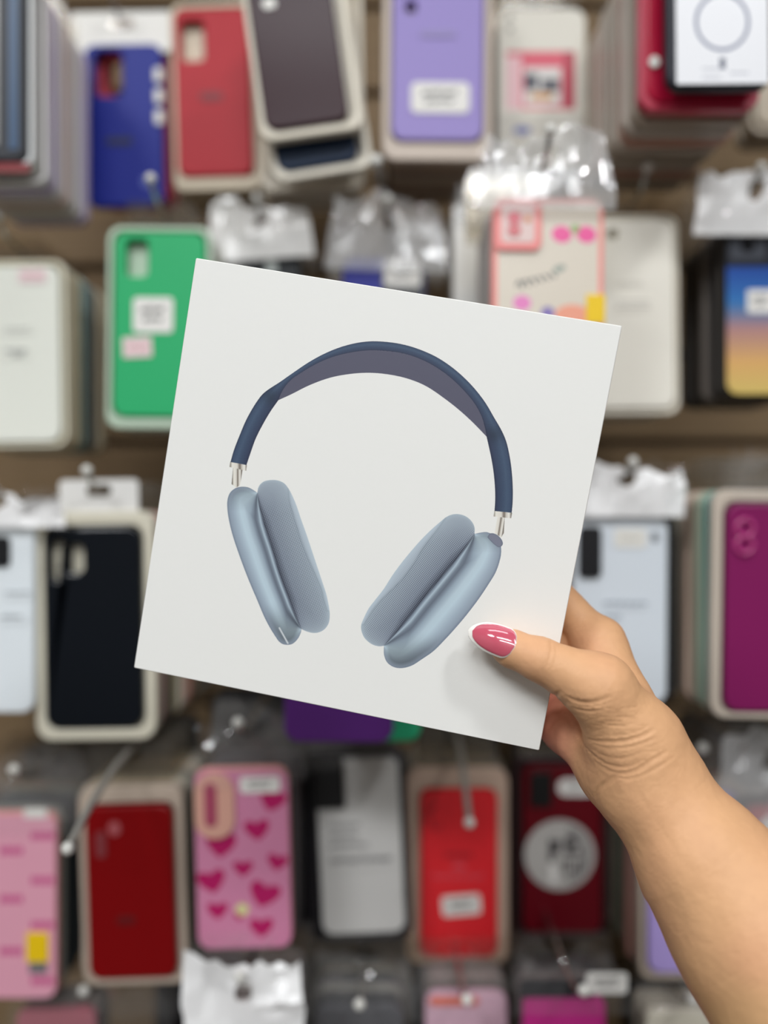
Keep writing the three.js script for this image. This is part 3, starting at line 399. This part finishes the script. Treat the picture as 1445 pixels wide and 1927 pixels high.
stack({ short: 'green case', label: 'bright green phone case with white sticker and pink price sticker', rect: [213, 437, 384, 784], tray: [199, 424, 396, 806], d: 0.7, n: 4, roll: -0.6, col: '#2fae6e', trayCol: '#b9cdb8', cut: [[0.25, 0.14, 0.24, 0.2, 0.06]], hdr: [230, 372, 360, 430], hdrMat: clearMat, bits: [['sticker', 0.44, 0.45, 0.44, 0.19, sticker], ['price_sticker', 0.27, 0.625, 0.32, 0.11, stickerPink, 0.0008, 0.05, 0.06]], behind: { trays: ['#c3c7b9', '#bdbfb2'], cols: ['#c0c2b6'] } });
stack({ short: 'charcoal case', label: 'charcoal phone case with a painted silver highlight under a white tab', rect: [412, 440, 570, 775], noTray: true, d: 0.76, n: 4, roll: 3, col: '#23272a', hdr: [398, 392, 602, 470], film: 4, filmMat: milkMat, bits: [['camera_plate', 0.18, 0.14, 0.24, 0.22, mat('#6f706c', 0.3), 0.001, 0.2], ['stripe', 0.66, 0.13, 0.12, 0.2, mat('#aab2ae', 0.2)]], behind: { cols: ['#b9b4a8', '#8b8780'] } });  // the pale stripe is a silver highlight painted on the case
stack({ short: 'navy case with white label', label: 'navy blue phone case with a white label under crumpled clear film', rect: [640, 486, 795, 810], noTray: true, d: 0.74, n: 4, roll: -2, col: '#2a2f8a', hdr: [606, 385, 838, 492], film: 5, filmMat: hazyFilm, cut: null, bits: [['label', 0.73, 0.08, 0.44, 0.15, sticker], ['dark_half', 0.73, 0.5, 0.5, 0.95, mat('#1d2024', 0.3), 0.0006, 0.1]], behind: { cols: ['#b6b4b0', '#55575a'] } });
stack({ short: 'grey bagged cases', label: 'pale grey bagged phone case behind the pink framed case', rect: [852, 380, 985, 740], noTray: true, d: 0.74, n: 3, col: '#a7a59f', caseMat: milkMat, hdr: [850, 345, 990, 400], film: 6, filmMat: hazyFilm, behind: { cols: ['#8b8a84', '#6d6b66'] } });
const stickersPrint = printed(canvas(256, 512, (g, w, h) => {
  g.fillStyle = '#dcd3c4'; g.fillRect(0, 0, w, h); g.strokeStyle = '#f09a92'; g.lineWidth = 26; g.strokeRect(0, 0, w, h);
  g.fillStyle = '#ee5fa0'; for (const [x, y] of [[0.62, 0.165], [0.84, 0.165]]) { g.beginPath(); g.ellipse(x * w, y * h, w * 0.09, h * 0.038, 0.2, 0, 7); g.fill(); } g.fillStyle = '#8fae6a'; g.beginPath(); g.ellipse(w * 0.74, h * 0.14, w * 0.04, h * 0.02, 0, 0, 7); g.fill();
  g.fillStyle = '#e889c4'; g.beginPath(); g.ellipse(w * 0.27, h * 0.475, w * 0.08, h * 0.035, 0, 0, 7); g.fill(); g.fillStyle = '#f0a58c'; g.beginPath(); g.ellipse(w * 0.72, h * 0.53, w * 0.16, h * 0.05, 0, 0, 7); g.fill(); g.fillStyle = '#8a7bb8'; g.beginPath(); g.ellipse(w * 0.5, h * 0.52, w * 0.06, h * 0.03, 0, 0, 7); g.fill();
  g.strokeStyle = '#5a5a5c'; g.lineWidth = 5; for (let i = 0; i < 6; i++) { g.beginPath(); g.moveTo(w * (0.22 + 0.06 * i), h * (0.4 - 0.012 * i)); g.quadraticCurveTo(w * (0.25 + 0.06 * i), h * 0.35, w * (0.27 + 0.06 * i), h * (0.41 - 0.01 * i)); g.stroke(); }
  g.fillStyle = '#9aa39a'; g.beginPath(); g.ellipse(w * 0.6, h * 0.32, w * 0.06, h * 0.015, -0.4, 0, 7); g.fill();
}), 0.25);
const pinkFrame = mat('#f08f8c', 0.35);
stack({ short: 'pink framed case', label: 'clear phone case with pink frame, sticker prints and a yellow price label', rect: [925, 372, 1136, 790], noTray: true, d: 0.62, n: 6, pitch: 0.014, roll: -0.4, col: '#f0978f', print: stickersPrint, hdr: [896, 268, 1150, 380], film: 7, filmMat: hazyFilm, bits: [['camera_frame', 0.225, 0.125, 0.42, 0.235, pinkFrame, 0.003, 0.18], ['camera_window', 0.225, 0.125, 0.3, 0.17, mat('#e3c9c4', 0.3), 0.0034, 0.15], ['camera_lens', 0.19, 0.1, 0.12, 0.055, mat('#d05a68', 0.2), 0.0042, 0.5], ['camera_lens', 0.19, 0.155, 0.12, 0.055, mat('#cf6a70', 0.2), 0.0042, 0.5], ['camera_lens', 0.31, 0.105, 0.06, 0.03, mat('#d98a50', 0.2), 0.0042, 0.5], ['price_label', 0.925, 0.5, 0.17, 0.13, yellow, 0.0012, 0.05]], behind: { cols: ['#cdb7b0', '#b7aaa5', '#9d9a96'], dx: -6 } });
stack({ short: 'cream white case', label: 'plain cream white phone case with a small round camera hole', rect: [1104, 412, 1270, 768], tray: [1092, 402, 1280, 780], d: 0.71, n: 4, roll: 0.6, col: '#f2eee2', trayCol: '#e2dbcb', cut: [[0.31, 0.08, 0.12, 0.05, 0.06]], bits: [['printed_text', 0.5, 0.34, 0.34, 0.03, printed(scribble('#f2eee2', '#b3aea4', [[0.1, 0.9, 0.5, 0.4]]), 0.5)], ['printed_text', 0.52, 0.45, 0.42, 0.07, printed(scribble('#f2eee2', '#a9a59c', [[0.1, 0.9, 0.3, 0.25], [0.1, 0.9, 0.7, 0.25]]), 0.5)]], hdr: [1150, 350, 1262, 410], hdrMat: clearMat, behind: { trays: ['#cfc5b5'] } });
const sunset = printed(canvas(256, 512, (g, w, h) => { const k = g.createLinearGradient(0, h * 0.25, 0, h); k.addColorStop(0, '#2c4a9c'); k.addColorStop(0.3, '#3d78b8'); k.addColorStop(0.5, '#b58a8a'); k.addColorStop(0.75, '#e0b070'); k.addColorStop(1, '#d8c070'); g.fillStyle = k; g.fillRect(0, 0, w, h); g.fillStyle = '#1d2a38'; g.beginPath(); g.moveTo(w, h * 0.5); g.lineTo(w * 0.55, h * 0.6); g.lineTo(w * 0.7, h * 0.8); g.lineTo(w, h * 0.9); g.fill(); g.fillStyle = '#e8622c'; g.beginPath(); g.moveTo(w * 0.66, h * 0.82); g.lineTo(w, h * 0.72); g.lineTo(w, h); g.lineTo(w * 0.6, h); g.fill(); g.fillStyle = '#2b2e34'; g.fillRect(0, 0, w, h * 0.28); g.fillStyle = '#4d5058'; g.fillRect(w * 0.04, h * 0.02, w * 0.4, h * 0.22); g.fillStyle = '#15161a'; for (const y of [0.08, 0.16]) { g.beginPath(); g.arc(w * 0.24, h * y, w * 0.08, 0, 7); g.fill(); } }), 0.2);
stack({ short: 'sunset printed case', label: 'black phone case printed with a blue to orange sunset and white label', rect: [1366, 408, 1536, 744], noTray: true, d: 0.7, n: 7, pitch: 0.0155, col: '#26282c', print: sunset, hdr: [1300, 335, 1520, 448], film: 8, filmMat: whiteFilm, bits: [['label', 0.38, 0.475, 0.3, 0.13, sticker]], behind: { cols: ['#2c2d30', '#54504c', '#3a3a3c', '#77706a'] } });
// row three
stack({ short: 'bluish white case', label: 'bluish white phone case with dark lettering beside the black case', rect: [-118, 980, 64, 1342], noTray: true, d: 0.68, n: 3, col: '#dfe6ea', hdr: [-120, 918, 128, 992], film: 9, filmMat: whiteFilm, bits: [['camera_plate', 0.66, 0.16, 0.2, 0.16, black, 0.002, 0.3], ['printed_text', 0.84, 0.375, 0.28, 0.05, printed(scribble('#dfe6ea', '#6f767c', [[0.05, 0.95, 0.5, 0.4]]), 0.5)], ['printed_text', 0.8, 0.5, 0.3, 0.06, printed(scribble('#dfe6ea', '#5a6068', [[0.05, 0.7, 0.5, 0.4]]), 0.5)]] });
stack({ short: 'black case in cream tray', label: 'glossy black phone case with a stepped camera cutout in a cream tray', rect: [84, 992, 266, 1370], tray: [64, 962, 290, 1394], d: 0.685, n: 10, pitch: 0.0145, roll: 0.8, col: '#10141a', rough: 0.2, trayCol: '#d2cdbb', cut: [[0.15, 0.165, 0.17, 0.2, 0.08], [0.31, 0.155, 0.2, 0.145, 0.06]], hdr: [110, 902, 260, 970], hdrMat: milkMat, behind: { trays: ['#dcd6c6', '#dccfc4', '#d9a494', '#33343a', '#a79c86', '#8f8a60'], cols: ['#d6cfc0', '#d4bdb0'] } });
stack({ short: 'purple case under the box', label: 'deep purple phone case hanging below and behind the white box', rect: [536, 1040, 742, 1398], noTray: true, d: 0.64, n: 1, roll: -0.6, col: '#5c2a7c' });
stack({ short: 'mint green case', label: 'mint green phone case behind the deep purple case', rect: [604, 1050, 792, 1396], noTray: true, d: 0.662, n: 4, col: '#2fae7c', hook: false, hdr: [566, 958, 716, 1044] });
stack({ short: 'pale blue case', label: 'pale blue white phone case with black camera plate and dark lettering', rect: [1078, 968, 1256, 1324], noTray: true, d: 0.69, n: 3, roll: -0.4, col: '#d5dce3', hdr: [1066, 878, 1282, 972], film: 10, filmMat: whiteFilm, bits: [['camera_plate', 0.17, 0.2, 0.24, 0.27, black, 0.003, 0.25], ['label', 0.6, 0.125, 0.34, 0.1, printed(scribble('#e3e1da', '#b9b5aa', [[0.2, 0.8, 0.5, 0.3]]), 0.5)], ['logo', 0.86, 0.12, 0.09, 0.05, mat('#7b7f84', 0.5), 0.0006, 0.5], ['printed_text', 0.55, 0.47, 0.46, 0.055, printed(scribble('#d5dce3', '#5d6a78', [[0.02, 0.98, 0.5, 0.42]]), 0.5)], ['printed_text', 0.42, 0.54, 0.2, 0.055, printed(scribble('#d5dce3', '#5d6a78', [[0.05, 0.9, 0.5, 0.4]]), 0.5)]], behind: { cols: ['#3a3a3c', '#2d2c2c'], dx: 30 } });
stack({ short: 'magenta case', label: 'magenta phone case with two camera rings at the front of a pastel stack', rect: [1366, 948, 1546, 1340], tray: [1342, 922, 1566, 1354], d: 0.65, n: 8, pitch: 0.0142, roll: -0.8, col: '#7f1a58', trayCol: '#c4b8aa', lens: [[0.18, 0.12, 0.09, mat('#b0407c', 0.2)], [0.18, 0.2, 0.09, mat('#b0407c', 0.2)]], hdr: [1370, 850, 1560, 930], film: 11, behind: { trays: ['#d6d2c0', '#3f8f8c', '#a9b8a4', '#b9b09c', '#c9b0a0', '#d6cfc0'], cols: ['#d4d2c2', '#3f9c96', '#c9c6b4'] } });
// row four
const words = printed(canvas(256, 512, (g, w, h) => { g.fillStyle = '#e3a2b6'; g.fillRect(0, 0, w, h); g.fillStyle = '#c64a86'; for (const [x, y] of [[0.85, 0.12], [0.5, 0.2], [0.85, 0.36], [0.5, 0.46], [0.85, 0.6], [0.5, 0.74], [0.85, 0.9], [0.15, 0.3], [0.15, 0.6]]) for (let i = 0; i < 4; i++) g.fillRect(w * (x - 0.13 + i * 0.066), h * (y - 0.018), w * 0.052, h * 0.04); }), 0.35);
stack({ short: 'pink lettered case', label: 'pink phone case with magenta lettering and a yellow price label', rect: [-62, 1530, 106, 1880], noTray: true, d: 0.7, n: 7, pitch: 0.0135, roll: 0, col: '#e9a19a', print: words, hdr: [-60, 1425, 156, 1542], film: 12, bits: [['price_label', 0.79, 0.72, 0.25, 0.16, yellow, 0.0012, 0.05], ['dark_label', 0.8, 0.83, 0.2, 0.06, greyLabel, 0.0012, 0.05], ['white_label', 0.77, 0.0, 0.26, 0.05, white, 0.0012, 0.1]], behind: { cols: ['#a9a7a0', '#8d8c86', '#3b4a4e', '#2d2c30', '#55666a'] } });
stack({ short: 'dark red case', label: 'dark red phone case with a camera hole in a deep beige tray stack', rect: [163, 1516, 328, 1842], tray: [150, 1482, 348, 1856], d: 0.69, n: 8, pitch: 0.0135, roll: 1.8, col: '#7c0509', rough: 0.3, trayCol: '#b5a596', bits: [['camera_lens', 0.34, 0.13, 0.14, 0.08, mat('#a5555a', 0.3), 0.0008, 0.5], ['camera_bar', 0.18, 0.22, 0.12, 0.15, mat('#7c3338', 0.4), 0.0008, 0.4], ['logo', 0.44, 0.66, 0.22, 0.045, mat('#5e070c', 0.4), 0.0006, 0.4]], hdr: [166, 1400, 326, 1490], hdrMat: clearMat, out: 0.128, bend: -0.024, reach: 0.11, behind: { trays: ['#b9ac9d', '#c4b9ab', '#a7a294', '#8d8a80'], cols: ['#bfb3a4', '#a9a79b'] } });
const hearts = printed(canvas(256, 512, (g, w, h) => {
  g.fillStyle = '#cf84a6'; g.fillRect(0, 0, w, h); const heart = (x, y, s, a) => { g.save(); g.translate(x * w, y * h); g.rotate(a); g.scale(s, s); g.beginPath(); g.moveTo(0, 14); g.bezierCurveTo(-30, -6, -18, -26, 0, -12); g.bezierCurveTo(18, -26, 30, -6, 0, 14); g.fill(); g.restore(); };
  g.fillStyle = '#b3185f'; for (const [x, y, s, a] of [[0.27, 0.43, 1.6, 0.1], [0.66, 0.35, 1.35, -0.1], [0.82, 0.19, 1.4, 0.3], [0.5, 0.56, 1.05, 0], [0.17, 0.63, 1.5, -0.2], [0.86, 0.53, 1.1, 0.2], [0.71, 0.71, 1.65, 0.3], [0.22, 0.79, 1.1, 0], [0.68, 0.89, 1.25, 0], [0.45, 0.82, 0.6, 0]]) heart(x, y, s * 1.4, a); g.fillStyle = '#d8d49a'; g.beginPath(); g.arc(w * 0.48, h * 0.78, w * 0.07, 0, 7); g.fill();
}), 0.3);
stack({ short: 'heart printed case', label: 'pink phone case printed with magenta hearts and a round camera frame', rect: [368, 1446, 546, 1786], noTray: true, d: 0.66, n: 4, roll: 1.4, col: '#e39a92', print: hearts, hdr: [366, 1342, 560, 1456], film: 13, bits: [['camera_frame', 0.22, 0.2, 0.42, 0.36, mat('#d8a493', 0.35), 0.003, 0.48], ['camera_lens', 0.18, 0.19, 0.13, 0.24, mat('#a84a64', 0.25), 0.004, 0.48], ['white_label', 0.7, 0.09, 0.42, 0.09, sticker, 0.0012, 0.08]], behind: { cols: ['#3c383c', '#4a4446', '#2c2a2d'], dx: 16 } });
const greyText = printed(scribble('#cccbc8', '#6a6a6c', [[0.05, 0.5, 0.2, 0.1], [0.05, 0.45, 0.38, 0.1], [0.05, 0.6, 0.56, 0.1], [0.05, 0.95, 0.82, 0.14]], 256, 160), 0.4);
stack({ short: 'black and grey case', label: 'grey backed phone case with black corner camera block and lettering', rect: [600, 1428, 756, 1758], tray: [578, 1412, 770, 1772], d: 0.73, n: 5, roll: 2.6, col: '#cccbc8', trayCol: '#15141a', cut: null, bits: [['camera_block', 0.16, 0.13, 0.36, 0.28, mat('#0e0e11', 0.4), 0.004, 0.1], ['printed_text', 0.5, 0.47, 0.82, 0.32, greyText]], hdr: [590, 1345, 770, 1420], film: 14, hook: true, behind: { trays: ['#17161c', '#201e24', '#2b282e'], cols: ['#222026'], dx: -14 } });
const redPrint = printed(canvas(256, 512, (g, w, h) => { g.fillStyle = '#e5262f'; g.fillRect(0, 0, w, h); g.strokeStyle = '#a81f28'; g.lineWidth = 8; g.beginPath(); g.ellipse(w * 0.2, h * 0.16, w * 0.07, h * 0.07, 0, 0.6, 5); g.stroke(); g.fillStyle = '#a81f28'; for (let i = 0; i < 6; i++) g.fillRect(w * (0.32 + i * 0.06), h * 0.37, w * 0.045, h * 0.035); g.fillStyle = '#d8505c'; for (let i = 0; i < 9; i++) g.fillRect(w * (0.16 + i * 0.075), h * (0.5 + 0.01 * (i % 2)), w * 0.055, h * 0.022); g.fillRect(w * 0.42, h * 0.44, w * 0.16, h * 0.03); }), 0.35);
stack({ short: 'bright red case', label: 'bright red phone case with a small white sticker in a beige tray', rect: [791, 1487, 936, 1802], tray: [765, 1448, 957, 1816], d: 0.76, n: 6, pitch: 0.014, col: '#e5262f', trayCol: '#c2a896', print: redPrint, bits: [['sticker', 0.53, 0.685, 0.5, 0.12, sticker, 0.0008, 0.1, 0.08]], hdr: [787, 1380, 937, 1455], hdrMat: clearMat, out: 0.1, bend: -0.034, reach: 0.09, behind: { trays: ['#8f8a80', '#77736a', '#9b9186'], cols: ['#8b857b'] } });
const badge = printed(canvas(256, 256, (g, w, h) => { g.fillStyle = '#b9b6b2'; g.fillRect(0, 0, w, h); g.fillStyle = '#4a4748'; g.fillRect(w * 0.34, h * 0.28, w * 0.07, h * 0.32); g.beginPath(); g.moveTo(w * 0.34, h * 0.3); g.lineTo(w * 0.52, h * 0.28); g.lineTo(w * 0.5, h * 0.45); g.lineTo(w * 0.4, h * 0.5); g.fill(); g.beginPath(); g.arc(w * 0.65, h * 0.32, w * 0.09, 0, 7); g.fill(); g.fillRect(w * 0.56, h * 0.42, w * 0.24, h * 0.08); for (let i = 0; i < 5; i++) g.fillRect(w * (0.52 + i * 0.07), h * 0.56, w * 0.035, h * 0.2); g.fillStyle = '#e6e4e0'; g.fillRect(w * 0.36, h * 0.62, w * 0.1, h * 0.28); g.strokeStyle = '#5c595a'; g.lineWidth = 10; for (let i = 0; i < 16; i++) { const a = -1.2 + i * 0.16; g.beginPath(); g.moveTo(w * (0.5 + 0.34 * Math.cos(a)), h * (0.5 + 0.34 * Math.sin(a))); g.lineTo(w * (0.5 + 0.43 * Math.cos(a)), h * (0.5 + 0.43 * Math.sin(a))); g.stroke(); } }), 0.4);
stack({ short: 'burgundy case with round badge', label: 'burgundy phone case with a large round white emblem', rect: [985, 1440, 1132, 1757], tray: [968, 1426, 1146, 1770], d: 0.76, n: 4, col: '#600614', trayCol: '#2a1216', bits: [['camera_block', 0.22, 0.14, 0.28, 0.2, mat('#08080a', 0.4), 0.003, 0.12], ['white_label', 0.68, 0.13, 0.48, 0.1, sticker, 0.0008, 0.2], ['round_emblem', 0.46, 0.53, 0.9, 0.9 * 147 / 317, badge, 0.0012, 0.5]], hdr: [975, 1340, 1140, 1430], hdrMat: clearMat, behind: { trays: ['#2c2626', '#55504a', '#3a3532'], cols: ['#2c2a2a'], dx: 8 } });
stack({ short: 'pale violet case behind the forearm', label: 'pale violet phone case partly behind the forearm, in a pastel stack', rect: [1220, 1490, 1390, 1832], tray: [1204, 1474, 1404, 1846], d: 0.72, n: 8, pitch: 0.014, col: '#b7a3e4', trayCol: '#b9ab9c', behind: { trays: ['#cbb9a8', '#d0b0a4', '#c9968a', '#b0aa9a', '#a3a594', '#8f907f'], cols: ['#c4b6a6'] } });
stack({ short: 'clear bags over the forearm', label: 'crumpled clear bag holding a red and white case beside the forearm', rect: [1404, 1520, 1570, 1860], noTray: true, d: 0.69, n: 5, col: '#b03040', cut: null, bits: [['white_plate', 0.5, 0.14, 0.7, 0.2, white, 0.001, 0.2]], hdr: [1330, 1375, 1560, 1535], film: 15, filmMat: hazyFilm, behind: { cols: ['#9a928c', '#3a3636', '#2e2c2c'] } });
// row five, seen only at its top
stack({ short: 'white bagged case', label: 'white bagged phone case under the heart printed case', rect: [372, 1890, 560, 2250], noTray: true, d: 0.63, n: 4, roll: 1, col: '#e4e2dd', hdr: [350, 1795, 580, 1960], film: 16, filmMat: whiteFilm, behind: { cols: ['#b9b5ae', '#8f8b86'] } });
stack({ short: 'dark grey bagged case', label: 'dark grey bagged phone case under the black and grey case', rect: [592, 1895, 760, 2220], noTray: true, d: 0.68, n: 5, col: '#4a4a4e', hdr: [575, 1822, 785, 1915], film: 17, out: 0.05, behind: { cols: ['#77746e', '#3a3a3c'] } });
stack({ short: 'coral bagged case', label: 'coral and pink bagged phone case under the bright red case', rect: [800, 1870, 955, 2200], noTray: true, d: 0.7, n: 4, col: '#c9a3b4', bits: [['stripe', 0.35, 0.04, 0.6, 0.05, mat('#d96a50', 0.4)]], hdr: [775, 1822, 960, 1890], film: 18, out: 0.05, behind: { cols: ['#8f8680', '#6a625e'] } });
stack({ short: 'magenta round-topped case', label: 'magenta phone case under a black and white tab below the burgundy case', rect: [985, 1876, 1140, 2210], noTray: true, d: 0.66, n: 4, col: '#b52a7c', hdr: [965, 1812, 1180, 1876], film: 19, out: 0.045, bits: [['black_tab', 0.4, -0.055, 0.9, 0.1, mat('#0e1018', 0.4), 0.002, 0.04], ['white_label', 1.0, -0.09, 0.5, 0.12, sticker, 0.003, 0.1]], behind: { cols: ['#6a5f5c', '#3d3838'] } });
stack({ short: 'cream bagged case', label: 'cream bagged phone case low beside the forearm', rect: [1215, 1905, 1370, 2240], noTray: true, d: 0.7, n: 3, col: '#d8d2c0', hdr: [1200, 1860, 1370, 1925], film: 20, behind: { cols: ['#a79f92'] } });
stack({ short: 'rose bagged case', label: 'dusky rose bagged phone case under the dark red case', rect: [30, 1900, 180, 2230], noTray: true, d: 0.72, n: 3, col: '#a8646f', hdr: [20, 1842, 330, 1912], film: 21, behind: { cols: ['#77706a'] } });
// plain black cases added deep in the lower gaps to darken them
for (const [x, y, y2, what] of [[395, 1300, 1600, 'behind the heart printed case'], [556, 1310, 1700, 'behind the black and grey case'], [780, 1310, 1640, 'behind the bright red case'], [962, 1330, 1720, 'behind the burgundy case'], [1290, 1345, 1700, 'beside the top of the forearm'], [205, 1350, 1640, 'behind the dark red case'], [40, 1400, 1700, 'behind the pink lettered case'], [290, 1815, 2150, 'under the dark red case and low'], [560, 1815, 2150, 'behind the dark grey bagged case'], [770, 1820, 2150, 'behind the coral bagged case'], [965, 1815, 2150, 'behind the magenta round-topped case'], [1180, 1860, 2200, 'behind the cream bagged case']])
  stack({ short: 'added black case ' + what, label: 'plain black bagged phone case added to darken the gap ' + what, rect: [x, y, x + 165, y2], noTray: true, d: 0.875, n: 2, col: '#131215', hdrMat: clearMat, behind: { cols: ['#1c1a1c'] } });
// hooks that stick out in front of their packages
function freeHook(px0, py0, d0, px1, py1, d1, label) {
  const a = at(px0, py0, d0), b = at(px1, py1, d1), t = thing('wire_hook', label, 'hook', 'long wire hooks'); t.position.copy(a);
  const v = b.clone().sub(a); mesh('wire', tube([V(0, 0, 0), v.clone().multiplyScalar(0.5), v], 0.0034, 10), wireGrey, t); const c = mesh('tip', new THREE.SphereGeometry(0.005, 14, 10), tipMat, t); c.position.copy(v); c.userData.label = 'rounded pale tip';
  mesh('bracket', slab(rrect(0.012, 0.03, 0.003), 0, 0.003, 0.0006), steel, t);
}
freeHook(735, 430, 1.0, 708, 303, 0.66, 'empty grey wire hook between two cases, pointing out from the slatwall');

renderer.render(scene, camera);
